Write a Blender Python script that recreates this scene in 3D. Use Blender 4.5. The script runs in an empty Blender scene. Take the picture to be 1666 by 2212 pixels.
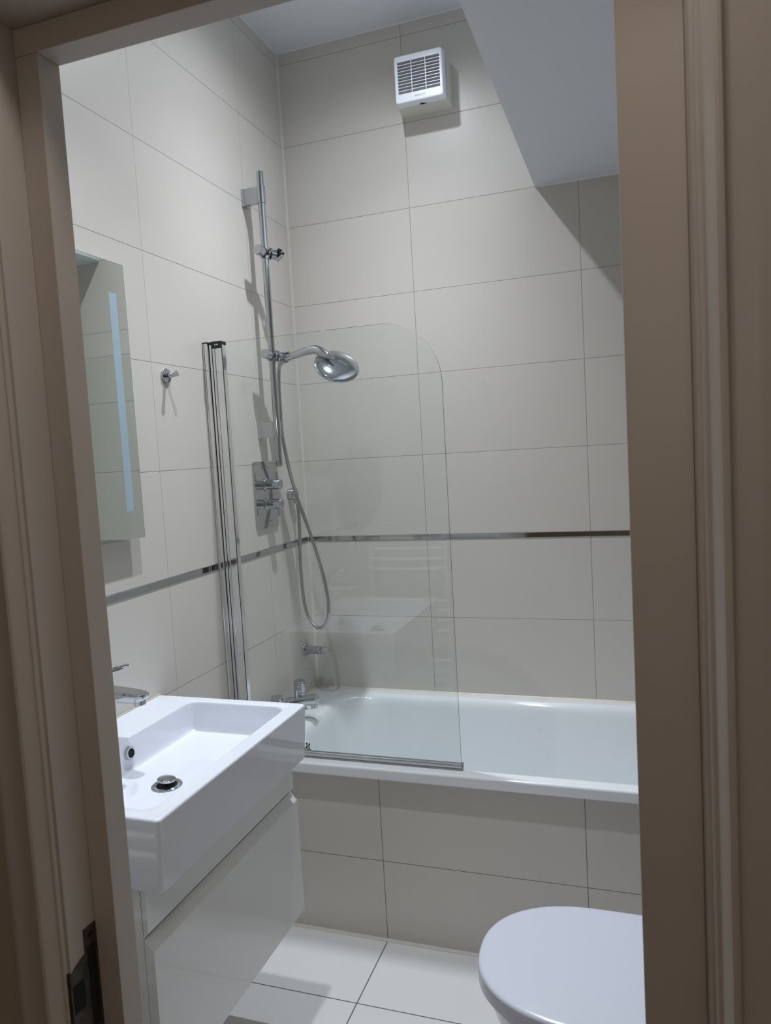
import bpy, bmesh, math, random
from mathutils import Vector, Matrix
C = bpy.context.scene.collection
SC = bpy.context.scene
PI = math.pi

# ------------------------------------------------------------------ camera, world, lights, exposure
CAM = (1.2649, -2.6982, 1.4878); YAW, PIT, ROL, FPX = .3315, -.0789, -.0575, 1599.39
f = Vector((-math.sin(YAW)*math.cos(PIT), math.cos(YAW)*math.cos(PIT), math.sin(PIT)))
r = Vector((math.cos(YAW), math.sin(YAW), 0)); u = r.cross(f)
r2 = math.cos(ROL)*r + math.sin(ROL)*u; u2 = -math.sin(ROL)*r + math.cos(ROL)*u
cd = bpy.data.cameras.new('camera'); cam = bpy.data.objects.new('camera', cd); C.objects.link(cam)
cam.matrix_world = Matrix(((r2.x, u2.x, -f.x, CAM[0]), (r2.y, u2.y, -f.y, CAM[1]), (r2.z, u2.z, -f.z, CAM[2]), (0, 0, 0, 1)))
cd.sensor_fit = 'HORIZONTAL'; cd.sensor_width = 36; cd.lens = FPX/1666*36
cd.clip_start = .02
cd.dof.use_dof = True; cd.dof.focus_distance = 2.3; cd.dof.aperture_fstop = 20
SC.camera = cam

w = bpy.data.worlds.new('world'); SC.world = w; w.use_nodes = True
w.node_tree.nodes['Background'].inputs[0].default_value = (.5, .5, .55, 1)
w.node_tree.nodes['Background'].inputs[1].default_value = .05

ZC = 3.03
DOWNLIGHTS = [(.53, -.60), (.53, -1.32)]
DL_COL = (.88, .935, 1.03)
# each recessed lamp: its main beam and the wider spill of its reflector (power, cone angle)
BEAMS = [[(42, 80), (37, 105), (27, 160)], [(72, 80), (8, 105), (10, 160)]]
for (x, y), beams in zip(DOWNLIGHTS, BEAMS):
    for pw, ang in beams:
        if pw <= 0: continue
        ld = bpy.data.lights.new('downlight_beam', 'SPOT'); ld.energy = pw; ld.color = DL_COL
        ld.spot_size = math.radians(ang); ld.spot_blend = 1.0; ld.shadow_soft_size = .022
        lo = bpy.data.objects.new('downlight_beam', ld); C.objects.link(lo); lo.location = (x, y, ZC-.012)
HALL_FILLS = [(1.15, -2.19, 2.42, 5.8), (1.35, -3.3, 1.75, 3.0)]  # added unseen hall lamps, placed to brighten the door frame
for x, y, z, pw in HALL_FILLS:
    ld = bpy.data.lights.new('hall_fill_light', 'POINT'); ld.energy = pw; ld.color = (1, .90, .81); ld.shadow_soft_size = .06
    lo = bpy.data.objects.new('hall_fill_light', ld); C.objects.link(lo); lo.location = (x, y, z)

SC.view_settings.view_transform = 'Standard'; SC.view_settings.look = 'None'
SC.view_settings.gamma = 1; SC.view_settings.use_curve_mapping = False
SC.view_settings.exposure = 0.0

# ------------------------------------------------------------------ materials
def srgb(*c):
    return tuple((v/12.92 if v <= .04045 else ((v+.055)/1.055)**2.4) for v in [x/255 for x in c]) + (1,)
def mat(name, col, rough=.5, metal=0., noise=0., nscale=8., bump=0., bscale=40., coat=0., spec=None, emit=None):
    m = bpy.data.materials.new(name); m.use_nodes = True; nt = m.node_tree; b = nt.nodes['Principled BSDF']
    b.inputs['Base Color'].default_value = col; b.inputs['Roughness'].default_value = rough; b.inputs['Metallic'].default_value = metal
    if spec is not None: b.inputs['Specular IOR Level'].default_value = spec
    if coat: b.inputs['Coat Weight'].default_value = coat; b.inputs['Coat Roughness'].default_value = .04
    tc = nt.nodes.new('ShaderNodeTexCoord')
    if noise:
        n = nt.nodes.new('ShaderNodeTexNoise'); n.inputs['Scale'].default_value = nscale; n.inputs['Detail'].default_value = 4
        nt.links.new(tc.outputs['Object'], n.inputs['Vector'])
        mx = nt.nodes.new('ShaderNodeMix'); mx.data_type = 'RGBA'
        mx.inputs[6].default_value = tuple(c*(1-noise) for c in col[:3])+(1,); mx.inputs[7].default_value = tuple(min(1, c*(1+noise)) for c in col[:3])+(1,)
        nt.links.new(n.outputs['Fac'], mx.inputs[0]); nt.links.new(mx.outputs[2], b.inputs['Base Color'])
    if bump:
        n = nt.nodes.new('ShaderNodeTexNoise'); n.inputs['Scale'].default_value = bscale; n.inputs['Detail'].default_value = 3
        nt.links.new(tc.outputs['Object'], n.inputs['Vector'])
        bp = nt.nodes.new('ShaderNodeBump'); bp.inputs['Strength'].default_value = bump; bp.inputs['Distance'].default_value = .002
        nt.links.new(n.outputs['Fac'], bp.inputs['Height']); nt.links.new(bp.outputs[0], b.inputs['Normal'])
    if emit:
        b.inputs['Emission Color'].default_value = emit[:3]+(1,); b.inputs['Emission Strength'].default_value = emit[3]
    return m

def tile_mat(name, col, grout, axes, u0, tw, rows, rough, g=.0018, gu=None):
    """axes: index of the coordinate running along the wall and of the one across; rows: list of (zsplit, z0, th):
    the last entry whose zsplit lies below the point gives the row joints."""
    m = bpy.data.materials.new(name); m.use_nodes = True; nt = m.node_tree; b = nt.nodes['Principled BSDF']; L = nt.links.new
    def M(op, a, b_=None, c_=None):
        n = nt.nodes.new('ShaderNodeMath'); n.operation = op
        for i, v in enumerate((a, b_, c_)):
            if v is None: continue
            if isinstance(v, (int, float)): n.inputs[i].default_value = v
            else: L(v, n.inputs[i])
        return n.outputs[0]
    tc = nt.nodes.new('ShaderNodeTexCoord'); sp = nt.nodes.new('ShaderNodeSeparateXYZ'); L(tc.outputs['Object'], sp.inputs[0])
    U, V = sp.outputs[axes[0]], sp.outputs[axes[1]]
    def joint(X, x0, t, g=g):
        q = M('DIVIDE', M('SUBTRACT', X, x0), t)
        fr = M('ABSOLUTE', M('SUBTRACT', M('FRACT', M('ADD', q, .5)), .5))
        dist = M('MULTIPLY', fr, t)
        mr = nt.nodes.new('ShaderNodeMapRange'); mr.inputs[1].default_value = g*.35; mr.inputs[2].default_value = g*.75
        mr.inputs[3].default_value = 1; mr.inputs[4].default_value = 0; L(dist, mr.inputs[0])
        return mr.outputs[0], M('FLOOR', q)
    ju, iu = joint(U, u0, tw, gu or g)
    jv, iv = joint(V, rows[0][1], rows[0][2])
    for zs, z0, th in rows[1:]:
        j2, i2 = joint(V, z0, th); k = M('GREATER_THAN', V, zs)
        jv = M('ADD', M('MULTIPLY', k, j2), M('MULTIPLY', M('SUBTRACT', 1, k), jv))
        iv = M('ADD', M('MULTIPLY', k, i2), M('MULTIPLY', M('SUBTRACT', 1, k), iv))
    line = M('MAXIMUM', ju, jv)
    wn = nt.nodes.new('ShaderNodeTexWhiteNoise'); wn.noise_dimensions = '2D'
    cb = nt.nodes.new('ShaderNodeCombineXYZ'); L(iu, cb.inputs[0]); L(iv, cb.inputs[1]); L(cb.outputs[0], wn.inputs['Vector'])
    ns = nt.nodes.new('ShaderNodeTexNoise'); ns.inputs['Scale'].default_value = 3.5; ns.inputs['Detail'].default_value = 5; L(tc.outputs['Object'], ns.inputs['Vector'])
    var = M('ADD', M('MULTIPLY', M('SUBTRACT', wn.outputs['Value'], .5), .025), M('MULTIPLY', M('SUBTRACT', ns.outputs['Fac'], .5), .05))
    hs = nt.nodes.new('ShaderNodeHueSaturation'); hs.inputs['Color'].default_value = col; L(M('ADD', var, 1), hs.inputs['Value'])
    mx = nt.nodes.new('ShaderNodeMix'); mx.data_type = 'RGBA'; L(line, mx.inputs[0]); L(hs.outputs[0], mx.inputs[6]); mx.inputs[7].default_value = grout
    L(mx.outputs[2], b.inputs['Base Color'])
    rg = M('ADD', M('MULTIPLY', line, .4), rough); L(rg, b.inputs['Roughness'])
    bp = nt.nodes.new('ShaderNodeBump'); bp.inputs['Strength'].default_value = .5; bp.inputs['Distance'].default_value = .001
    L(M('SUBTRACT', 1, line), bp.inputs['Height']); L(bp.outputs[0], b.inputs['Normal'])
    return m

ZT, TR, TH, TW = 1.1719, .0178, .302, .602
A1, Y1 = .497, -.3366
ROWS = [(-9, ZT-TR, TH), (ZT-.005, ZT, TH)]
TILE = srgb(208, 203, 195); GROUT = srgb(154, 149, 142)
m_tile_back = tile_mat('tile_back', TILE, GROUT, (0, 2), A1, TW, ROWS, .34)
m_tile_side = tile_mat('tile_side', TILE, GROUT, (1, 2), Y1, TW, ROWS, .30, gu=.0010)
m_tile_panel = tile_mat('tile_panel', TILE, srgb(128, 121, 112), (0, 2), .4976, TW, [(-9, .2548, TH)], .34, g=.0019)
m_floor = tile_mat('tile_floor', srgb(222, 222, 220), srgb(98, 94, 88), (0, 1), .4976, TW, [(-9, -.945, TW)], .16, g=.0030)
m_ceil = mat('ceiling_paint', srgb(228, 233, 238), .9, bump=.1, bscale=90)
m_silw = mat('silicone_white', srgb(226, 227, 225), .5, noise=.04, nscale=30)
m_sil = mat('silicone', srgb(208, 203, 191), .4, noise=.08, nscale=30)
m_silt = mat('silicone_aged', srgb(224, 215, 200), .45, noise=.15, nscale=25)
m_chrome = mat('chrome', (.50, .52, .54, 1), .07, 1., noise=.03, nscale=20)
m_alu = mat('polished_aluminium', (.80, .81, .82, 1), .13, 1., noise=.03, nscale=20)
m_steel = mat('satin_chrome', (.52, .53, .53, 1), .22, 1., noise=.04, nscale=30)
m_hose = mat('hose_metal', (.42, .43, .42, 1), .32, 1., noise=.05, nscale=60)
m_cer = mat('ceramic', srgb(232, 236, 243), .06, coat=.5, noise=.01)
m_enamel = mat('bath_enamel', srgb(236, 240, 242), .09, coat=.3, noise=.01)
m_lac = mat('gloss_lacquer', srgb(232, 234, 233), .10, coat=.6, noise=.01)
m_plas = mat('white_plastic', srgb(240, 244, 250), .30, noise=.01)
m_plas2 = mat('aged_plastic', srgb(222, 219, 208), .38, noise=.02)
m_louv = mat('louvre_grey', srgb(172, 172, 174), .5, noise=.04)
m_black = mat('black_plastic', srgb(30, 33, 34), .45, noise=.1)
m_hole = mat('dark_cavity', srgb(10, 9, 8), .8, noise=.2)
m_ink = mat('print_grey', srgb(150, 152, 156), .5, noise=.05)
m_engr = mat('engraving', srgb(30, 30, 32), .5, noise=.05)
m_seat = mat('seat_plastic', srgb(206, 210, 220), .22, noise=.01)
m_paint = mat('door_paint', srgb(198, 190, 181), .42, noise=.05, nscale=6, bump=.12, bscale=25)
m_rad = mat('radiator_white', srgb(238, 238, 238), .25, noise=.01)
m_keep = mat('worn_keep', srgb(92, 84, 74), .45, .8, noise=.7, nscale=60, bump=.6, bscale=90)
m_hallw = mat('hall_wall_paint', srgb(190, 178, 162), .8, noise=.03)
m_hallf = mat('hall_floor', srgb(110, 88, 68), .5, noise=.2)
m_led = mat('lamp_diffuser', (1, 1, 1, 1), .4, emit=(.9, .96, 1., 35.), noise=.01)
m_hled = mat('hall_fill_diffuser', (1, 1, 1, 1), .4, emit=(1., .8, .6, 1.2), noise=.01)
m_mir = mat('mirror_silver', (.80, .84, .80, 1), .015, 1., noise=.005)
m_frost = mat('frosted_strip', srgb(160, 180, 190), .5, noise=.02)
m_limescale = mat('limescale', srgb(190, 190, 190), .6, noise=.1)

def glass_mat():
    m = bpy.data.materials.new('screen_glass'); m.use_nodes = True; nt = m.node_tree; nt.nodes.clear(); L = nt.links.new
    out = nt.nodes.new('ShaderNodeOutputMaterial'); mix = nt.nodes.new('ShaderNodeMixShader')
    tr = nt.nodes.new('ShaderNodeBsdfTransparent'); gl = nt.nodes.new('ShaderNodeBsdfGlossy'); fr = nt.nodes.new('ShaderNodeFresnel')
    ns = nt.nodes.new('ShaderNodeTexNoise'); ns.inputs['Scale'].default_value = 2; tc = nt.nodes.new('ShaderNodeTexCoord')
    mr = nt.nodes.new('ShaderNodeMapRange'); mr.inputs[3].default_value = 0; mr.inputs[4].default_value = .008
    L(tc.outputs['Object'], ns.inputs['Vector']); L(ns.outputs['Fac'], mr.inputs[0]); L(mr.outputs[0], gl.inputs['Roughness'])
    tr.inputs[0].default_value = (.972, .988, .982, 1)
    geo = nt.nodes.new('ShaderNodeNewGeometry'); ior = nt.nodes.new('ShaderNodeMapRange'); ior.inputs[3].default_value = 1.5; ior.inputs[4].default_value = 1/1.5
    L(geo.outputs['Backfacing'], ior.inputs[0]); L(ior.outputs[0], fr.inputs[0])   # both faces of the pane reflect as air to glass
    gl.inputs[0].default_value = (.95, 1, .98, 1)
    L(fr.outputs[0], mix.inputs[0]); L(tr.outputs[0], mix.inputs[1]); L(gl.outputs[0], mix.inputs[2]); L(mix.outputs[0], out.inputs[0])
    return m
m_glass = glass_mat()
m_gedge = mat('glass_edge', srgb(90, 112, 106), .12, noise=.05)
m_clear = mat('clear_seal', srgb(150, 150, 146), .2, .6, noise=.1, nscale=40)

# ------------------------------------------------------------------ mesh helpers
class MB:
    def __init__(s): s.bm = bmesh.new(); s.mi = 0
    def _fin(s, faces, smooth=False):
        for fc in faces: fc.material_index = s.mi; fc.smooth = smooth
    def box(s, x0, x1, y0, y1, z0, z1, bev=0, seg=2):
        x0, x1 = min(x0, x1), max(x0, x1); y0, y1 = min(y0, y1), max(y0, y1); z0, z1 = min(z0, z1), max(z0, z1)
        t = bmesh.new(); bmesh.ops.create_cube(t, size=1)
        for v in t.verts: v.co = Vector(((x0+x1)/2+v.co.x*(x1-x0), (y0+y1)/2+v.co.y*(y1-y0), (z0+z1)/2+v.co.z*(z1-z0)))
        if bev: bmesh.ops.bevel(t, geom=t.edges[:]+t.verts[:], offset=bev, segments=seg, affect='EDGES', profile=.5)
        s.merge(t, smooth=bool(bev))
        return s
    def merge(s, t, smooth=False):
        mp = {}
        for v in t.verts: mp[v] = s.bm.verts.new(v.co)
        for fc in t.faces:
            try: nf = s.bm.faces.new([mp[v] for v in fc.verts])
            except ValueError: continue
            nf.material_index = s.mi; nf.smooth = smooth
        t.free()
    def loft(s, loops, cap0=False, cap1=False, closed=True, smooth=True):
        rows = [[s.bm.verts.new(p) for p in lp] for lp in loops]; n = len(rows[0]); nv = [v for row in rows for v in row]
        for a, b in zip(rows, rows[1:]):
            for i in range(n if closed else n-1):
                j = (i+1) % n
                try: fc = s.bm.faces.new((a[i], a[j], b[j], b[i])); fc.material_index = s.mi; fc.smooth = smooth
                except ValueError: pass
        for k, c in ((0, cap0), (-1, cap1)):
            if c:
                vs = rows[k] if k == 0 else rows[k][::-1]
                fc = s.bm.faces.new(vs[::-1]); fc.material_index = s.mi; fc.smooth = False
        bmesh.ops.remove_doubles(s.bm, verts=nv, dist=1e-6)
        return s
    def cyl(s, p0, p1, r0, r1=None, n=32, bev=0.):
        r1 = r0 if r1 is None else r1; p0, p1 = Vector(p0), Vector(p1); d = (p1-p0).normalized(); L = (p1-p0).length
        prof = [(0, r0), (L, r1)]
        if bev: prof = [(0, r0-bev), (bev*.3, r0-bev*.3), (bev, r0), (L-bev, r1), (L-bev*.3, r1-bev*.3), (L, r1-bev)]
        return s.lathe(p0, d, prof, n, True, True)
    def lathe(s, o, d, prof, n=32, cap0=True, cap1=True):
        o, d = Vector(o), Vector(d).normalized()
        a = d.orthogonal().normalized(); b = d.cross(a)
        loops = [[o+d*h+(a*math.cos(2*PI*i/n)+b*math.sin(2*PI*i/n))*rr for i in range(n)] for h, rr in prof]
        return s.loft(loops, cap0, cap1)
    def tube(s, pts, rad, n=14, samples=8, smooth_path=True, caps=True, flat=None):
        P = [Vector(p) for p in pts]
        R = rad if isinstance(rad, (list, tuple)) else [rad]*len(P)
        if smooth_path and len(P) > 2:
            Q, RR = [], []
            for i in range(len(P)-1):
                a, b, c, d = P[max(i-1, 0)], P[i], P[i+1], P[min(i+2, len(P)-1)]
                for k in range(samples):
                    t = k/samples
                    Q.append(.5*((2*b)+(-a+c)*t+(2*a-5*b+4*c-d)*t*t+(-a+3*b-3*c+d)*t**3)); RR.append(R[i]*(1-t)+R[i+1]*t)
            Q.append(P[-1]); RR.append(R[-1])
        else: Q, RR = P, R
        up = None; loops = []
        for i, p in enumerate(Q):
            d = (Q[min(i+1, len(Q)-1)]-Q[max(i-1, 0)]).normalized()
            if up is None: up = d.orthogonal().normalized() if flat is None else (Vector(flat)-d*Vector(flat).dot(d)).normalized()
            up = (up-d*up.dot(d)).normalized(); sd = d.cross(up)
            k = 1 if flat is None else .62
            loops.append([p+(up*math.cos(2*PI*j/n)*k+sd*math.sin(2*PI*j/n))*RR[i] for j in range(n)])
        return s.loft(loops, caps, caps)
    def prism(s, poly, ext, smooth=False):
        """poly: list of 3D points (planar), ext: extrusion vector"""
        e = Vector(ext); return s.loft([[Vector(p) for p in poly], [Vector(p)+e for p in poly]], True, True, smooth=smooth)
    def build(s, name, mats, parent=None, bevel=None, sharp=math.radians(38)):
        bm = s.bm; bmesh.ops.recalc_face_normals(bm, faces=bm.faces)
        me = bpy.data.meshes.new(name); bm.to_mesh(me); bm.free()
        for m in (mats if isinstance(mats, (list, tuple)) else [mats]): me.materials.append(m)
        try: me.set_sharp_from_angle(angle=sharp)
        except Exception: pass
        o = bpy.data.objects.new(name, me); C.objects.link(o)
        if parent is not None:
            o.parent = parent; o.matrix_parent_inverse = Matrix.Translation(-Vector(parent.location)) if parent.type == 'EMPTY' and parent.parent is None else world_inv(parent)
        wn = o.modifiers.new('weighted_normal', 'WEIGHTED_NORMAL'); wn.keep_sharp = True; wn.weight = 80
        if bevel:
            md = o.modifiers.new('bevel', 'BEVEL'); md.width = bevel; md.segments = 3; md.limit_method = 'ANGLE'; md.angle_limit = math.radians(35); md.harden_normals = False
            for p in me.polygons: p.use_smooth = True
        return o
def world_of(o):
    M_ = Matrix.LocRotScale(o.location, o.rotation_euler, o.scale)
    return M_ if o.parent is None else world_of(o.parent) @ o.matrix_parent_inverse @ M_
def world_inv(o): return world_of(o).inverted()
def empty(name, loc, label=None, cat=None, group=None):
    o = bpy.data.objects.new(name, None); C.objects.link(o); o.location = loc; o.empty_display_size = .05
    if label: o['label'] = label; o['category'] = cat
    if group: o['group'] = group
    return o
def tag(o, label, cat, group=None):
    o['label'] = label; o['category'] = cat
    if group: o['group'] = group
    return o
def struct(o): o['kind'] = 'structure'; return o
def rrect(x0, x1, y0, y1, rr, z, n=10, axis='z'):
    """rounded rectangle loop; axis gives the plane normal"""
    pts = []
    rr = min(rr, (x1-x0)/2-1e-5, (y1-y0)/2-1e-5)
    for cx, cy, a0 in ((x1-rr, y1-rr, 0), (x0+rr, y1-rr, PI/2), (x0+rr, y0+rr, PI), (x1-rr, y0+rr, 1.5*PI)):
        for k in range(n+1):
            a = a0+PI/2*k/n; pts.append((cx+rr*math.cos(a), cy+rr*math.sin(a)))
    if axis == 'z': return [Vector((a, b, z)) for a, b in pts]
    if axis == 'y': return [Vector((a, z, b)) for a, b in pts]
    return [Vector((z, a, b)) for a, b in pts]

# ------------------------------------------------------------------ room shell
XR, YF, YH = 1.70, -1.875, -1.975      # right wall, bathroom face and hall face of the door wall
def wall(name, args, m):
    return struct(MB().box(*args).build(name, m))
wall('wall_left', (-.10, 0, YF-.10, .10, -.05, 3.10), m_tile_side)
wall('wall_back', (0, XR, 0, .10, -.05, 3.10), m_tile_back)
wall('wall_right', (XR, XR+.10, YF, .10, -.05, 3.10), m_tile_side)
JL, JR, JT = .5537, 1.316, 2.031       # faces of the door lining
LT = .026                              # lining thickness
f1 = MB(); f1.box(0, JL-LT, YF, YH, -.05, 3.10); f1.box(JR+LT, XR, YF, YH, -.05, 3.10); f1.box(JL-LT, JR+LT, YF, YH, JT+LT, 3.10)
struct(f1.build('wall_front', m_tile_back))
wall('floor', (0, XR, YF, 0, -.05, 0), m_floor)
wall('ceiling', (0, XR, YF, 0, ZC, ZC+.07), m_ceil)
# the boxed-in lower ceiling over the right half, with its vertical left face
wall('ceiling_bulkhead', (.953, XR, YF, 0, 2.38, ZC), m_ceil)
struct(MB().box(JL, JR, YH, YF, -.05, .001).build('floor_threshold', m_hallf))
# hallway
wall('floor_hall', (-.6, 3.2, -3.7, YH, -.05, 0), m_hallf)
wall('ceiling_hall', (-.6, 3.2, -3.7, YH, 2.55, 2.62), m_ceil)
wall('wall_hall_left', (-.7, -.6, -3.7, YH, -.05, 2.62), m_hallw)
wall('wall_hall_right', (3.2, 3.3, -3.7, YH, -.05, 2.62), m_hallw)
wall('wall_hall_back', (-.7, 3.3, -3.8, -3.7, -.05, 2.62), m_hallw)
h = MB(); h.box(-.7, JL-LT, YH-.006, YH, 0, 2.62); h.box(JR+LT, 3.3, YH-.006, YH, 0, 2.62); h.box(JL-LT, JR+LT, YH-.006, YH, JT+LT, 2.62)
struct(h.build('wall_hall_front', m_hallw))

# chrome strip set into the tiling, silicone joints
struct(MB().box(0, XR, -.0025, .002, ZT-TR, ZT, .0006, 1).build('trim_1', m_chrome))
struct(MB().box(-.002, .0025, YF, -.0025, ZT-TR, ZT, .0006, 1).build('trim_2', m_chrome))
s = MB(); s.prism([(0, 0, .56), (.0065, 0, .56), (.0035, -.0022, .56), (.0022, -.0035, .56), (0, -.0065, .56)], (0, 0, ZC-.56)); struct(s.build('trim_3', m_sil))
s = MB(); s.prism([(0, 0, ZC), (0, 0, ZC-.003), (0, -.001, ZC-.0015), (0, -.003, ZC)], (.953, 0, 0)); struct(s.build('trim_4', m_silw))
s = MB(); s.prism([(0, 0, ZC), (0, 0, ZC-.003), (.0015, 0, ZC-.0015), (.003, 0, ZC)], (0, YF, 0)); struct(s.build('trim_5', m_silw))
s = MB(); s.prism([(.953, 0, 2.38), (.953, 0, 2.376), (.953, -.002, 2.378), (.953, -.004, 2.38)], (XR-.953, 0, 0)); struct(s.build('trim_6', m_silw))

# ------------------------------------------------------------------ door frame and leaf
door = struct(empty('door_1', (JL, YH, 0)))
lin = MB(); yo = -1.983
lin.box(JL-LT, JL, yo, YF, 0, JT+LT, .0015); lin.box(JR, JR+LT, yo, YF, 0, JT+LT, .0015); lin.box(JL, JR, yo, YF, JT, JT+LT, .0015)
lin.build('door_lining', m_paint, door)
SL, SR, STOPZ = .588, 1.2555, 1.998
st = MB(); st.box(JL, SL, -1.934, -1.896, 0, STOPZ, .0015); st.box(SR, JR, -1.934, -1.896, 0, STOPZ, .0015); st.box(JL, JR, -1.934, -1.896, STOPZ, JT, .0015)
st.build('door_stop', m_paint, door)
# moulded architrave: profile (distance from opening, projection) swept round the opening
prof = [(.004, 0), (.004, .007), (.0055, .009), (.0075, .009), (.009, .0105), (.014, .021), (.017, .0255), (.020, .027), (.023, .0262), (.026, .022), (.030, .0205), (.044, .0205), (.050, .021), (.056, .0235), (.062, .024), (.068, .022), (.070, .018), (.070, 0)]
def arch(face_y, sgn, name):
    a = MB(); loops = []
    for d, p in prof:
        y = face_y - sgn*p
        loops.append([Vector((JL-d, y, 0)), Vector((JL-d, y, JT+d)), Vector((JR+d, y, JT+d)), Vector((JR+d, y, 0))])
    a.loft(loops, closed=False, smooth=True)
    return a.build(name, m_paint, door, sharp=math.radians(25))
arch(yo+.002, 1, 'architrave'); arch(YF-.001, -1, 'architrave')
# strike plate let into the left lining
k = MB(); x = JL+.0008
k.prism([(JL-.002, -1.957, .64), (JL-.002, -1.957, .884), (JL-.002, -1.934, .884), (JL-.002, -1.934, .64)], (.0035, 0, 0))
k.prism([(JL-.002, -1.957, .68), (JL-.002, -1.957, .852), (JL-.002, -1.966, .850), (JL-.002, -1.978, .845), (JL-.002, -1.9845, .838), (JL-.002, -1.9845, .68)], (.0032, 0, 0))
k.box(JL-.016, JL+.0012, -1.9865, -1.983, .68, .843, .001)
strike = k.build('strike_plate', m_keep, door); strike['label'] = 'worn tarnished metal strike plate'
k = MB(); k.box(JL-.001, JL+.002, -1.954, -1.9385, .745, .858, .0006); k.box(JL-.001, JL+.0021, -1.9825, -1.963, .785, .822, .0006)
k.cyl((JL-.001, -1.9455, .872), (JL+.002, -1.9455, .872), .0035)
k.build('latch_slot', m_hole, strike)
# ------------------------------------------------------------------ bathtub
bt = empty('bathtub', (.85, -.35, .0), 'white bathtub with a glossy rolled rim against the tiled back wall', 'bathtub')
b = MB(); ZB = .5555
def O(i, z, rr=.012): return rrect(.001+i, XR-.001-i, -.702+i, -.001-i, rr, z, 12)
def I(i, z, rr): return rrect(.125+i, 1.62-i*1.2, -.660+i, -.038-i, rr+.03, z, 12)
b.loft([O(.03, .520, .01), O(.006, .520, .01), O(.001, .522, .012), O(0, .526, .012), O(0, .5475, .012), O(.002, .553, .012), O(.007, .5555, .012),
        I(-.008, .5555, .115), I(0, .5548, .118), I(.008, .5525, .12), I(.016, .547, .122), I(.023, .537, .124), I(.028, .520, .125), I(.034, .48, .125), I(.046, .38, .12), I(.062, .26, .12), I(.078, .20, .11), I(.10, .175, .10), I(.14, .163, .09), I(.20, .160, .06)], False, True)
b.build('tub_shell', m_enamel, bt, sharp=math.radians(60))
# overflow rose on the tap end
b = MB(); oc = Vector((.1605, -.468, .492)); on_ = Vector((1, 0, .10)).normalized()
b.lathe(oc-on_*.010, on_, [(0, .030), (.010, .030), (.013, .028), (.015, .024), (.0155, .0001)], 32, True, False)
rose = b.build('overflow_rose', m_plas, bt)
b = MB(); up_ = Vector((-.1, 0, 1)).normalized(); sd_ = on_.cross(up_)
for i in range(-3, 4):
    for j in range(-3, 4):
        px_, py_ = (i+(j % 2)*.5)*.0125, j*.0108
        if math.hypot(px_, py_) < .022:
            c = oc+on_*.0045+sd_*px_+up_*py_; b.cyl(c, c+on_*.0018, .0046, n=14)
b.build('overflow_holes', m_hole, rose)
b = MB(); b.prism([(0, -.0003, .5545), (0, -.0003, .5615), (0, -.003, .5590), (0, -.0075, .5560), (0, -.0075, .5545)], (XR-.001, 0, 0)); b.prism([(.0003, 0, .5545), (.0003, 0, .5615), (.003, 0, .5590), (.0075, 0, .5560), (.0075, 0, .5545)], (0, -.642, 0))
b.build('bath_sealant', m_silt, bt)
for (x0, x1) in ((.15, .22), (1.45, 1.52)):
    b = MB(); b.box(x0, x1, -.60, -.10, 0, .02, .004); b.box(x0+.02, x1-.02, -.56, -.52, .02, .17, .004); b.box(x0+.02, x1-.02, -.18, -.14, .02, .17, .004); b.build('leg_frame', m_steel, bt)
struct(MB().box(.001, XR-.001, -.677, -.660, .0, .519).build('wall_bath_panel', m_tile_panel))
b = MB(); b.prism([(0, -.677, .0), (0, -.677, .007), (0, -.6795, .005), (0, -.684, .001), (0, -.684, 0)], (XR, 0, 0)); struct(b.build('trim_7', m_sil))

# ------------------------------------------------------------------ glass bath screen
sc = empty('bath_screen', (.03, -.66, .556), 'clear glass bath screen with one rounded top corner, hinged to the left wall', 'bath screen')
GY = -.657
def gpoly(ins):
    x0, x1, z0, z1, R_ = .062, .752-ins, .566, 1.857-ins, .178-ins
    pts = [(x0, z0), (x1, z0)]
    for k_ in range(25):
        a = PI/2*k_/24; pts.append((x1-R_+R_*math.cos(a), z1-R_+R_*math.sin(a)))
    return pts+[(x0, z1)]
g = MB(); pl = gpoly(0); n_ = len(pl)
va = [g.bm.verts.new((x, GY-.003, z)) for x, z in pl]; vb = [g.bm.verts.new((x, GY+.003, z)) for x, z in pl]
fa = g.bm.faces.new(va); fb = g.bm.faces.new(vb[::-1])
for i in range(n_):
    j = (i+1) % n_; q = g.bm.faces.new((va[i], vb[i], vb[j], va[j])); q.material_index = 1
g.build('glass_pane', [m_glass, m_gedge], sc, sharp=math.radians(30))
# wall channel, link strip and hinge profile (half round faces towards the room)
def profile(x0, x1, y0, y1, z0, z1, name, parent, rib=None):
    # flat-faced extrusion with softly rounded front corners and, optionally, one raised half-round rib
    t = MB(); c = .0016; poly = [(x1, y1), (x0, y1), (x0, y0+c), (x0+c*.3, y0+c*.3), (x0+c, y0)]
    if rib:
        for k_ in range(9): poly.append((rib-.0026*math.cos(PI*k_/8), y0-.0022*math.sin(PI*k_/8)))
    poly += [(x1-c, y0), (x1-c*.3, y0+c*.3), (x1, y0+c)]
    t.prism([(x, y, z0) for x, y in poly], (0, 0, z1-z0), smooth=True); return t.build(name, m_alu, parent, sharp=math.radians(25))
profile(.0005, .0185, -.674, -.645, .56, 1.856, 'wall_channel', sc, .0045)
profile(.0195, .0285, -.668, -.648, .56, 1.853, 'link_strip', sc)
profile(.0325, .0655, -.671, -.647, .566, 1.852, 'hinge_profile', sc, .0405)
t = MB(); t.box(.0285, .0325, -.667, -.646, .56, 1.852); t.box(.0655, .0670, -.6712, -.6690, .566, 1.856); t.build('gasket', m_black, sc)
t = MB(); t.box(.0005, .0195, -.6755, -.644, 1.856, 1.8605, .001); t.box(.0185, .033, -.670, -.645, 1.852, 1.8600, .001); t.box(.0315, .067, -.6725, -.644, 1.850, 1.8605, .001)
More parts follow.
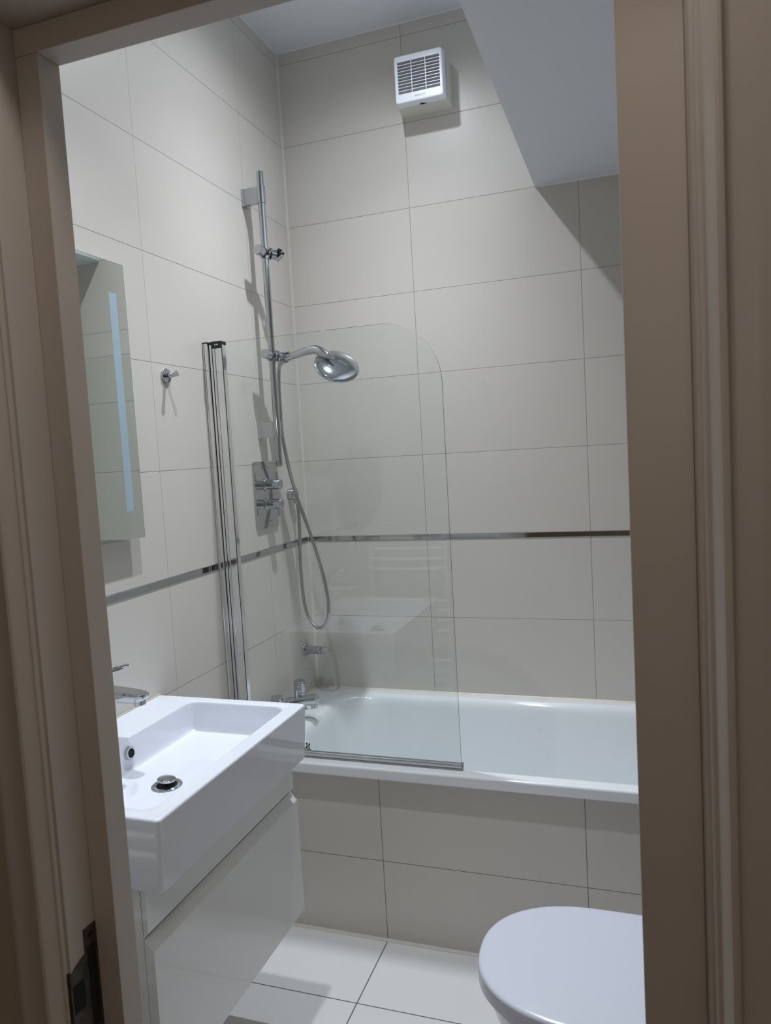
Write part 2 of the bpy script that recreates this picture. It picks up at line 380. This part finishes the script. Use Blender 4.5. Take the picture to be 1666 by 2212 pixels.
t.box(.0315, .067, -.6745, -.6705, 1.839, 1.8605, .001)
cap = t.build('end_cap', m_black, sc)
t = MB(); t.cyl((.0465, -.6745, 1.850), (.0465, -.6752, 1.850), .0024, n=12); t.cyl((.0535, -.6745, 1.850), (.0535, -.6752, 1.850), .0024, n=12); t.build('cap_screw', m_alu, cap)
t = MB(); t.prism([(.066, GY-.006, .5572), (.066, GY-.0075, .560), (.066, GY-.007, .572), (.066, GY-.0035, .5745), (.066, GY+.004, .5745), (.066, GY+.0075, .570), (.066, GY+.0075, .5572)], (.690, 0, 0), smooth=False)
t.build('bottom_seal', m_steel, sc)
t = MB(); t.box(.066, .757, GY-.0105, GY-.006, .5560, .5600, .0005); t.box(.754, .7575, GY-.008, GY+.0085, .5560, .5755, .001); t.build('seal_lip', m_clear, sc)

# ------------------------------------------------------------------ shower rail with sliders
BX, BY = .0715, -.346
sr = empty('shower_rail', (BX, BY, 1.463), 'tall vertical chrome shower rail on the left wall near the corner', 'shower rail')
t = MB(); t.lathe((BX, BY, 1.463), (0, 0, 1), [(0, .0095), (.001, .0108), (.004, .0118), (1.003, .0118), (1.006, .0108), (1.007, .0095)]); t.build('rail_bar', m_chrome, sr)
for z in (2.392, 1.594):
    t = MB(); t.box(.0005, BX-.008, BY-.009, BY+.009, z-.028, z+.028, .0015); t.box(.0005, .012, BY-.010, BY+.022, z-.030, z+.028, .001)
    t.lathe((BX, BY, z-.028), (0, 0, 1), [(0, .0122), (0, .0148), (.056, .0148), (.056, .0122)], 32, False, False)
    t.build('wall_bracket', m_chrome, sr)
def slider(z, hd):
    t = MB(); t.lathe((BX, BY-.020, z), (0, 1, 0), [(0, .014), (.0, .0165), (.034, .0165), (.036, .013)], 32)
    t.lathe((BX, BY, z-.019), (0, 0, 1), [(0, .0119), (0, .0155), (.038, .0155), (.038, .0119)], 28, False, False)
    o = t.build('slider', m_chrome, sr)
    t = MB(); t.cyl((BX-.003, BY-.052, z+.003), (BX-.0005, BY-.022, z), .0168, .0172, bev=.0015); o2 = t.build('clamp_knob', m_chrome, o)
    t = MB(); t.cyl((BX, BY-.024, z), (BX, BY-.019, z), .0175); t.build('collar_ring', m_black, o); t = MB(); t.cyl((BX+.010, BY+.0135, z), (BX+.0145, BY+.0175, z-.001), .0190); t.build('collar_ring', m_black, o)
    t = MB(); hd = Vector(hd).normalized(); c0 = Vector((BX+.006, BY+.010, z)); c1 = Vector((BX+.026, BY+.028, z-.004))
    t.cyl(c0, c1, .017, .016, bev=.001)
    # open C cradle around the handset axis hd
    cc = c1+Vector((.011, -.002, 0)); a = hd; s1 = a.cross(Vector((0, 0, 1)))
    s1 = s1.normalized() if s1.length > .1 else Vector((1, 0, 0)); s2 = a.cross(s1)
    loops = []
    for k_ in range(19):
        an = math.radians(55+250*k_/18); o_ = s1*math.cos(an)+s2*math.sin(an)
        loops.append([cc+o_*.0175-a*.016, cc+o_*.0175+a*.016, cc+o_*.0135+a*.016, cc+o_*.0135-a*.016])
    t.loft(loops, True, True, smooth=False); t.build('handset_cradle', m_chrome, o, sharp=math.radians(40))
    return o
slider(2.197, (.55, -.10, .30)); slider(1.848, (1, .05, .05))

# ------------------------------------------------------------------ shower handset
hs = empty('shower_handset', (.10, -.325, 1.845), 'chrome shower handset with a large oval-looking round head, held in the rail slider', 'shower head')
t = MB()
t.tube([(.100, -.320, 1.836), (.120, -.328, 1.838), (.150, -.335, 1.843), (.190, -.342, 1.8495), (.222, -.346, 1.8535), (.235, -.347, 1.853)], [.0115, .0125, .0125, .0135, .0150, .0155], 20)
t.tube([(.229, -.347, 1.8535), (.240, -.349, 1.852), (.262, -.356, 1.842), (.288, -.362, 1.826), (.312, -.366, 1.811)], [.0150, .0160, .0165, .0125, .003], 20)
t.cyl((.090, -.314, 1.834), (.112, -.325, 1.838), .0155, .0165, bev=.001)
t.build('handle', m_chrome, hs, sharp=math.radians(50))
t = MB(); n = Vector((.455, -.60, .655)).normalized(); hc = Vector((.3085, -.340, 1.790))
t.lathe(hc-n*.006, n, [(0, .073), (.003, .0765), (.007, .0780), (.010, .0770), (.014, .070), (.018, .055), (.0205, .035), (.0215, .015), (.0218, .0001)], 64, True, False)
head = t.build('head_shell', m_chrome, hs, sharp=math.radians(50))
t = MB(); t.lathe(hc-n*.009, n, [(0, .066), (.003, .071)], 48); t.build('spray_face', m_louv, hs)
t = MB(); t.cyl((.080, -.306, 1.822), (.091, -.314, 1.834), .0090, .0120); t.build('hose_nut', m_steel, hs)
# ------------------------------------------------------------------ hose
t = MB()
hp = [(.081, -.306, 1.823), (.070, -.298, 1.800), (.062, -.291, 1.74), (.0625, -.293, 1.66), (.057, -.282, 1.585), (.058, -.255, 1.48), (.0575, -.208, 1.370), (.085, -.198, 1.265),
      (.1175, -.198, 1.160), (.145, -.200, 1.055), (.158, -.200, .975), (.160, -.201, .925), (.150, -.200, .880), (.130, -.197, .855), (.106, -.192, .850), (.080, -.186, .868), (.058, -.178, .905), (.044, -.168, .960), (.036, -.158, 1.05), (.034, -.150, 1.15), (.036, -.146, 1.22), (.034, -.142, 1.30), (.026, -.140, 1.325)]
t.tube(hp, .0066, 14, 10)
hose = t.build('shower_hose', m_hose); tag(hose, 'long grey metal shower hose looping down from the handset to the wall outlet', 'hose')
o = empty('hose_outlet', (.015, -.140, 1.352), 'round chrome wall outlet beside the tile corner, shower hose screwed into it', 'outlet')
t = MB(); t.cyl((.0005, -.140, 1.354), (.030, -.140, 1.354), .0225, bev=.002); t.build('outlet_body', m_chrome, o)
t = MB(); t.cyl((.022, -.140, 1.338), (.026, -.140, 1.318), .0085, .0078); t.build('hose_nut', m_steel, o)

# ------------------------------------------------------------------ thermostatic valve
v = empty('shower_valve', (0, -.335, 1.247), 'rectangular chrome shower valve with two round lever knobs', 'shower valve')
t = MB(); t.loft([rrect(-.416, -.254, 1.246, 1.485, .007, .0005, 6, 'x'), rrect(-.416, -.254, 1.246, 1.485, .007, .006, 6, 'x'), rrect(-.414, -.256, 1.248, 1.483, .006, .0075, 6, 'x')], True, True)
t.build('valve_plate', m_chrome, v)
for z, dz in ((1.401, 1), (1.332, -1)):
    t = MB(); t.lathe((.0070, -.335, z), (1, 0, 0), [(0, .0225), (.003, .0240), (.0055, .0225), (.0065, .0185), (.0085, .0185), (.056, .0185), (.058, .0180), (.0592, .0165)], 40)
    kb = t.build('lever_knob', m_chrome, v)
    t = MB(); t.cyl((.052, -.335, z+dz*.017), (.052, -.335, z+dz*.044), .0032, n=14, bev=.0006); t.build('lever_pin', m_chrome, kb)
def arc(z0, a0, a1, rr=.028):
    t = MB()
    pts = [(.0077, -.335+rr*math.cos(math.radians(a0+(a1-a0)*i/12)), z0+rr*.62*math.sin(math.radians(a0+(a1-a0)*i/12))) for i in range(13)]
    t.tube(pts, [.0018, .0009]+[.0005]*9+[.0009, .0018], 6, 1, False); t.build('engraved_arrow', m_engr, v)
arc(1.452, 20, 160); arc(1.284, 215, 250); arc(1.284, 300, 312)

# ------------------------------------------------------------------ handset holder low on the wall
o = empty('handset_holder', (0, -.095, .735), 'small chrome wall holder with an empty C-shaped clip, above the bath taps', 'shower holder')
t = MB(); t.lathe((.0005, -.095, .735), (1, 0, 0), [(0, .0265), (.005, .0265), (.007, .025), (.007, .0165)], 36, True, False)
t.lathe((.006, -.095, .735), (1, 0, 0), [(0, .0165), (.046, .0165), (.0465, .0155), (.048, .0155), (.0485, .0165), (.062, .0165), (.0635, .0150)], 36); t.build('holder_arm', m_chrome, o)
t = MB(); t.cyl((.060, -.095, .735), (.076, -.097, .735), .006, n=18); t.lathe((.060, -.095, .735), (1, 0, 0), [(0, .003), (.003, .0075), (.008, .009), (.013, .0075), (.016, .002)], 20)
cc = Vector((.0905, -.097, .735)); a = Vector((.30, -.85, .22)).normalized(); s1 = a.cross(Vector((0, 0, 1))).normalized(); s2 = s1.cross(a)
loops = []
for k_ in range(23):
    an = math.radians(-15+270*k_/22); o_ = -s1*math.cos(an)+s2*math.sin(an)
    loops.append([cc+o_*.0160-a*.011, cc+o_*.0160+a*.011, cc+o_*.0112+a*.011, cc+o_*.0112-a*.011])
t.loft(loops, True, True, smooth=False); t.build('holder_clip', m_chrome, o)

# ------------------------------------------------------------------ bath mixer tap
o = empty('bath_mixer_tap', (.05, -.355, .5555), 'chrome bath mixer tap with twin lever handles on the bath rim', 'tap')
for y in (-.265, -.445):
    t = MB(); t.lathe((.05, y, .5556), (0, 0, 1), [(0, .022), (.004, .022), (.006, .0165), (.022, .0165), (.026, .0120), (.040, .0120), (.043, .0195), (.066, .0195)], 36); t.build('pillar', m_chrome, o)
    t = MB(); t.lathe((.05, y, .623), (0, 0, 1), [(0, .0195), (.001, .0215), (.040, .0215), (.0425, .0195)], 36); hd_ = t.build('tap_handle', m_chrome, o)
    t = MB(); t.cyl((.068, y-.002, .655), (.112, y-.006, .660), .0030, n=14, bev=.0006); t.build('lever_pin', m_chrome, hd_)
t = MB(); t.tube([(.05, -.265, .606), (.055, -.30, .606), (.058, -.355, .612), (.055, -.41, .606), (.05, -.445, .606)], [.015, .014, .020, .014, .015], 20)
t.tube([(.045, -.355, .612), (.10, -.355, .622), (.160, -.355, .632)], [.0195, .0190, .0190], 28, 4); t.build('spout', m_chrome, o, sharp=math.radians(50))
t = MB(); t.cyl((.147, -.355, .600), (.148, -.355, .620), .0115, .0125); t.build('aerator', m_chrome, o)
t = MB(); t.cyl((.085, -.357, .630), (.083, -.357, .665), .0095, .0110, bev=.001); t.build('diverter_knob', m_chrome, o)

# ------------------------------------------------------------------ washbasin
ws = empty('washbasin', (.22, -1.33, .718), 'thick white rectangular ceramic washbasin on the grey vanity unit', 'washbasin')
t = MB()
def OB(i, z, ib=0): return rrect(.001+i*.0, .442-i-ib, -1.641+i+ib*.5, -1.019-i-ib*.5, .010+i*.2, z, 6)
def IB(i, z, rr, xb=0): return rrect(.118+i*.25+xb, .402-i*.9, -1.606+i*.8, -1.050-i*.45, rr, z, 6)
t.loft([OB(.02, .718, .010), OB(.003, .718, .010), OB(0, .722, .009), OB(0, .78, .004), OB(0, .856, 0), OB(.0025, .8605, 0), OB(.006, .8615, 0),
        IB(-.003, .8605, .030), IB(.001, .859, .029), IB(.004, .855, .028), IB(.006, .845, .028), IB(.012, .805, .027), IB(.018, .793, .027), IB(.030, .786, .026), IB(.05, .7835, .025), IB(.10, .7820, .02)], True, True)
t.build('basin_body', m_cer, ws, sharp=math.radians(60))
t = MB(); ov = Vector((.1245, -1.312, .825)); t.lathe(ov-Vector((.004, 0, 0)), (1, 0, .12), [(0, .0155), (.005, .0155), (.0065, .0145), (.0065, .0108), (.003, .0102)], 32, True, False); rg = t.build('overflow_ring', m_chrome, ws)
t = MB(); t.cyl(ov-Vector((.003, 0, 0)), ov+Vector((.0005, 0, 0)), .0106, n=24); t.build('overflow_hole', m_hole, rg)
t = MB(); dc = Vector((.256, -1.362, .7828)); t.lathe(dc, (0, 0, 1), [(0, .034), (.0015, .0335), (.003, .031), (.0015, .0235), (-.004, .022)], 40, True, False); wf = t.build('waste_flange', m_chrome, ws)
t = MB(); t.cyl(dc+Vector((0, 0, .0012)), dc+Vector((0, 0, .0022)), .0225); t.cyl(dc, dc+Vector((0, 0, .014)), .006); t.build('waste_cavity', m_hole, wf)
t = MB(); t.lathe(dc+Vector((0, 0, .0115)), (.10, .06, 1), [(0, .018), (.001, .0205), (.0035, .0205), (.0055, .018), (.0068, .010), (.007, .0001)], 40, True, False); t.build('waste_plug', m_chrome, ws)
t = MB(); t.box(.0005, .004, -1.64, -1.02, .859, .8655, .001); t.build('basin_sealant', m_sil, ws)

# basin tap
o = empty('basin_tap', (.062, -1.33, .861), 'chrome basin tap with a flat spout and raised lever, on the washbasin', 'tap')
t = MB(); t.lathe((.062, -1.33, .8612), (0, 0, 1), [(0, .026), (.004, .026), (.008, .0215), (.05, .0205), (.125, .022), (.135, .0225), (.145, .020), (.150, .012)], 36); t.build('tap_body', m_chrome, o)
def slab(pts, wds, ths, name, m, par):
    lp = []
    for (x, z), wd, th in zip(pts, wds, ths):
        lp.append([Vector((x, -1.33+sy*wd, z+sz*th)) for sy, sz in ((-1, -.35), (-.8, -1), (.8, -1), (1, -.35), (1, .6), (.85, 1), (-.85, 1), (-1, .6))])
    t = MB(); t.loft(lp, True, True); return t.build(name, m, par, sharp=math.radians(30))
slab([(.055, .975), (.09, .972), (.14, .970), (.17, .969), (.185, .9695), (.195, .971), (.199, .974)], [.020, .021, .0215, .0205, .018, .013, .006], [.016, .0145, .0125, .011, .009, .006, .003], 'tap_spout', m_chrome, o)
t = MB(); t.cyl((.178, -1.33, .9500), (.176, -1.33, .964), .0125, .0135, n=24); t.build('aerator', m_steel, o)
slab([(.050, 1.010), (.075, 1.018), (.11, 1.030), (.14, 1.0375), (.150, 1.040), (.154, 1.0415)], [.020, .019, .016, .012, .008, .003], [.008, .006, .005, .0042, .003, .002], 'tap_lever', m_chrome, o)

# ------------------------------------------------------------------ vanity unit
vn = empty('vanity_unit', (.2, -1.325, .305), 'wall-hung glossy light grey vanity unit under the washbasin', 'vanity unit')
t = MB(); t.box(.001, .3790, -1.630, -1.024, .307, .7175, .001); t.build('carcass', m_lac, vn)
t = MB(); t.prism([(.3805, -1.630, .7175), (.391, -1.630, .7175), (.391, -1.630, .6355), (.3895, -1.630, .6335), (.3805, -1.630, .6245)], (0, .606, 0)); t.build('top_rail', m_lac, vn)
t = MB(); t.prism([(.3805, -1.6305, .305), (.3805, -1.6305, .6225), (.3820, -1.6305, .6215), (.3955, -1.6305, .6065), (.3990, -1.6305, .6035), (.400, -1.6305, .600), (.400, -1.6305, .307), (.399, -1.6305, .305)], (0, .607, 0)); t.build('drawer_front', m_lac, vn)

# ------------------------------------------------------------------ mirror
mr = empty('wall_mirror', (.015, -1.317, 1.305), 'frameless wall mirror with frosted light strips, above the washbasin', 'mirror')
t = MB(); t.box(.001, .026, -1.545, -1.089, 1.330, 1.980, .001); t.build('mirror_back', m_plas, mr)
t = MB(); t.box(.026, .030, -1.567, -1.067, 1.305, 2.005, .0004, 1); t.build('mirror_glass', m_mir, mr)
for y0, y1 in ((-1.131, -1.103), (-1.531, -1.503)):
    t = MB(); t.box(.0295, .0303, y0, y1, 1.378, 1.928); t.build('frosted_strip', m_frost, mr)
t = MB(); t.box(.0262, .0298, -1.0672, -1.0662, 1.305, 2.005); t.box(.0262, .0298, -1.567, -1.067, 2.0048, 2.0058); t.build('mirror_edge', m_gedge, mr)

# ------------------------------------------------------------------ robe hook
o = empty('robe_hook', (0, -.878, 1.743), 'small round chrome robe hook on the left wall between mirror and glass screen', 'hook')
t = MB(); t.lathe((.0005, -.878, 1.743), (1, 0, 0), [(0, .0205), (.003, .0212), (.006, .0205), (.0065, .0190), (.0068, .0001)], 40, True, False); t.build('back_plate', m_chrome, o)
t = MB(); t.tube([(.006, -.878, 1.743), (.020, -.878, 1.743), (.026, -.878, 1.7435), (.034, -.878, 1.745), (.040, -.878, 1.7465)], [.0072, .0072, .0060, .0072, .0085], 24, 5); t.build('hook_peg', m_chrome, o, sharp=math.radians(50))

# ------------------------------------------------------------------ extractor fan
fn = empty('extractor_fan', (.583, -.05, 2.78), 'square white extractor fan with a slatted grille, high on the back wall', 'extractor fan')
X0, X1, Z0, Z1 = .500, .672, .700+2, .858+2
t = MB(); t.loft([rrect(.488, .677, 2.697, 2.862, .012, -.0005, 6, 'y'), rrect(.488, .677, 2.697, 2.862, .012, -.004, 6, 'y'), rrect(.4905, .6765, 2.699, 2.860, .012, -.045, 6, 'y'), rrect(.494, .6755, 2.7040, 2.857, .012, -.0710, 6, 'y')], True, True, smooth=True); t.build('fan_body', m_plas2, fn)
t = MB(); t.box(.498, .672, -.0825, -.070, 2.7050, 2.8555); t.prism([(.578, -.0808, 2.6968), (.5835, -.0900, 2.6968), (.590, -.0890, 2.6968), (.606, -.0808, 2.6968)], (0, 0, .003)); t.build('cover_gap', m_hole, fn)
t = MB(); gx0, gx1, gz0, gz1 = .5115, .6620, 2.7300, 2.8370
yb, yf = -.0810, -.112
def ring(y, i): return rrect(X0+i, X1-i, Z0+i, Z1-i, .009, y, 6, 'y')
def hole(y): return rrect(gx0, gx1, gz0, gz1, .001, y, 6, 'y')
t.loft([hole(-.087), rrect(X0-.003, X1+.003, Z0-.0025, Z1+.002, .010, yb, 6, 'y'), rrect(X0-.001, X1+.001, Z0-.001, Z1+.001, .010, -.105, 6, 'y'), ring(-.1095, 0), ring(-.1115, .0015), ring(yf, .004), hole(yf), hole(-.087)]); cov = t.build('front_cover', m_plas, fn, sharp=math.radians(50))
t = MB()
for i in range(1, 10):
    z = gz0+(gz1-gz0)*i/10; t.box(gx0, gx1, -.1125, -.1075, z-.0008, z+.0008)
for i in (1, 2):
    x = gx0+(gx1-gx0)*i/3; t.box(x-.0011, x+.0011, -.1128, -.1070, gz0, gz1)
t.build('grille_bars', m_plas, cov)
t = MB()
for i in range(10):
    z = gz0+(gz1-gz0)*i/10; t.prism([(gx0, -.1068, z+.0100), (gx0, -.1055, z+.0104), (gx0, -.0935, z+.0008), (gx0, -.0948, z+.0000)], (gx1-gx0, 0, 0))
t.build('grille_louvres', m_louv, cov)
cu = bpy.data.curves.new('maker_name', 'FONT'); cu.body = 'AIRFLOW'; cu.size = .0088; cu.extrude = .0002; cu.align_x = 'CENTER'; cu.align_y = 'CENTER'; cu.space_character = 1.02
tx = bpy.data.objects.new('tmp', cu); C.objects.link(tx); bpy.context.view_layer.update()
me = bpy.data.meshes.new_from_object(tx.evaluated_get(bpy.context.evaluated_depsgraph_get())); bpy.data.objects.remove(tx)
for vv in me.vertices: vv.co = Vector((.5875+vv.co.x, -.1122-vv.co.z*.5, 2.7155+vv.co.y))
me.materials.clear(); me.materials.append(m_ink)
lt = bpy.data.objects.new('maker_lettering', me); C.objects.link(lt); lt.parent = cov; lt.matrix_parent_inverse = world_inv(cov)

# ------------------------------------------------------------------ toilet
to = empty('toilet', (1.25, -1.235, 0), 'white toilet with its rounded lid closed, in front of the bath panel', 'toilet')
TY, HW = -1.236, .187
def dloop(x0, hw, z, xe=1.385, back=.05, n=40, pw=2.25):
    pts = []
    L_ = .235*(1.385-x0)/.47+.0
    for k_ in range(n+1):
        a = PI/2+PI*k_/n
        ca, sa = math.cos(a), math.sin(a)
        pts.append(Vector((x0+L_+L_*(-1 if ca < 0 else 1)*abs(ca)**(2/pw), TY+hw*(1 if sa > 0 else -1)*abs(sa)**(2/pw), z)))
    pts += [Vector((xe-.02, TY-hw, z)), Vector((xe, TY-hw+.02, z)), Vector((xe, TY+hw-.02, z)), Vector((xe-.02, TY+hw, z))]
    return pts
t = MB(); t.loft([dloop(.922, HW-.004, .399), dloop(.918, HW, .403), dloop(.918, HW, .430), dloop(.9195, HW-.0015, .4345), dloop(.923, HW-.005, .4375), dloop(.930, HW-.012, .4390), dloop(.96, HW-.04, .4405)], True, True); t.build('toilet_lid', m_seat, to, sharp=math.radians(60))
t = MB(); t.loft([dloop(.932, HW-.012, .386), dloop(.929, HW-.010, .388), dloop(.929, HW-.010, .396), dloop(.932, HW-.012, .398)], True, True); t.build('toilet_seat', m_seat, to, sharp=math.radians(60))
t = MB(); t.loft([dloop(1.04, .115, .001, 1.50), dloop(1.035, .118, .02, 1.50), dloop(1.02, .122, .12, 1.50), dloop(.985, .140, .24, 1.49), dloop(.950, .165, .33, 1.48), dloop(.938, .172, .368, 1.47), dloop(.936, .174, .381, 1.46), dloop(.941, .169, .3845, 1.46)], True, True); t.build('toilet_pan', m_cer, to, sharp=math.radians(60))
t = MB(); t.box(1.48, 1.695, TY-.20, TY+.20, .39, .78, .02, 4); cis = t.build('cistern', m_cer, to)
t = MB(); t.box(1.475, 1.695, TY-.205, TY+.205, .78, .81, .012, 4); t.build('cistern_lid', m_cer, to)
t = MB(); t.cyl((1.588, TY, .809), (1.588, TY, .816), .022, bev=.002); t.build('flush_button', m_chrome, to)

# ------------------------------------------------------------------ towel rail on the door wall
tr_ = empty('towel_rail', (.25, -1.83, .35), 'white ladder towel rail beside the doorway, seen reflected in the glass screen', 'towel rail')
for x in (.075, .435):
    t = MB(); t.cyl((x, -1.822, .33), (x, -1.822, 1.12), .013, bev=.003); t.build('upright', m_rad, tr_)
for z in (1.095, 1.05, 1.003, .957, .81, .765, .718, .672, .535, .490, .445, .400):
    t = MB(); t.tube([(.075, -1.815, z), (.16, -1.803, z), (.255, -1.799, z), (.35, -1.803, z), (.435, -1.815, z)], .009, 12, 5); t.build('rung', m_rad, tr_)
for x in (.10, .41):
    for z in (.42, 1.03): t = MB(); t.cyl((x, YF-.0, z), (x, -1.81, z), .010); t.build('wall_fixing', m_rad, tr_)

# ------------------------------------------------------------------ lamps
for i, ((x, y), lab) in enumerate(zip(DOWNLIGHTS, ('recessed ceiling downlight nearest the back wall, over the bath edge', 'recessed ceiling downlight over the middle of the floor, nearer the doorway'))):
    o = empty('ceiling_downlight', (x, y, ZC), lab, 'ceiling light', 'recessed ceiling downlights')
    t = MB(); t.lathe((x, y, ZC+.001), (0, 0, -1), [(0, .042), (.004, .041), (.006, .036), (.004, .028)], 40, True, False); t.build('bezel', m_chrome, o)
    t = MB(); t.lathe((x, y, ZC+.0), (0, 0, -1), [(0, .027), (.0045, .027)], 32); t.build('lamp_lens', m_led, o)
for (x, y, z, pw), lab in zip(HALL_FILLS, ('added round white fill lamp, out of view just outside the doorway', 'added round white fill lamp hanging low, out of view further back in the hallway')):
    o = empty('hall_fill_lamp', (x, y, 2.55), lab, 'ceiling light')  # made-up fitting around each added hall light, out of view
    t = MB(); t.cyl((x, y, 2.549), (x, y, 2.53), .05, bev=.004); t.build('fill_lamp_rose', m_rad, o)
    t = MB(); t.cyl((x, y, 2.53), (x, y, z+.085), .003, n=8) if z < 2.4 else t.cyl((x, y, 2.53), (x, y, 2.50), .01, n=12); t.build('fill_lamp_flex', m_rad, o)
    t = MB(); t.lathe((x, y, z+.085), (0, 0, -1), [(0, .02), (.002, .07), (.012, .085), (.016, .086)], 40, True, False); t.build('fill_lamp_shade', m_rad, o)
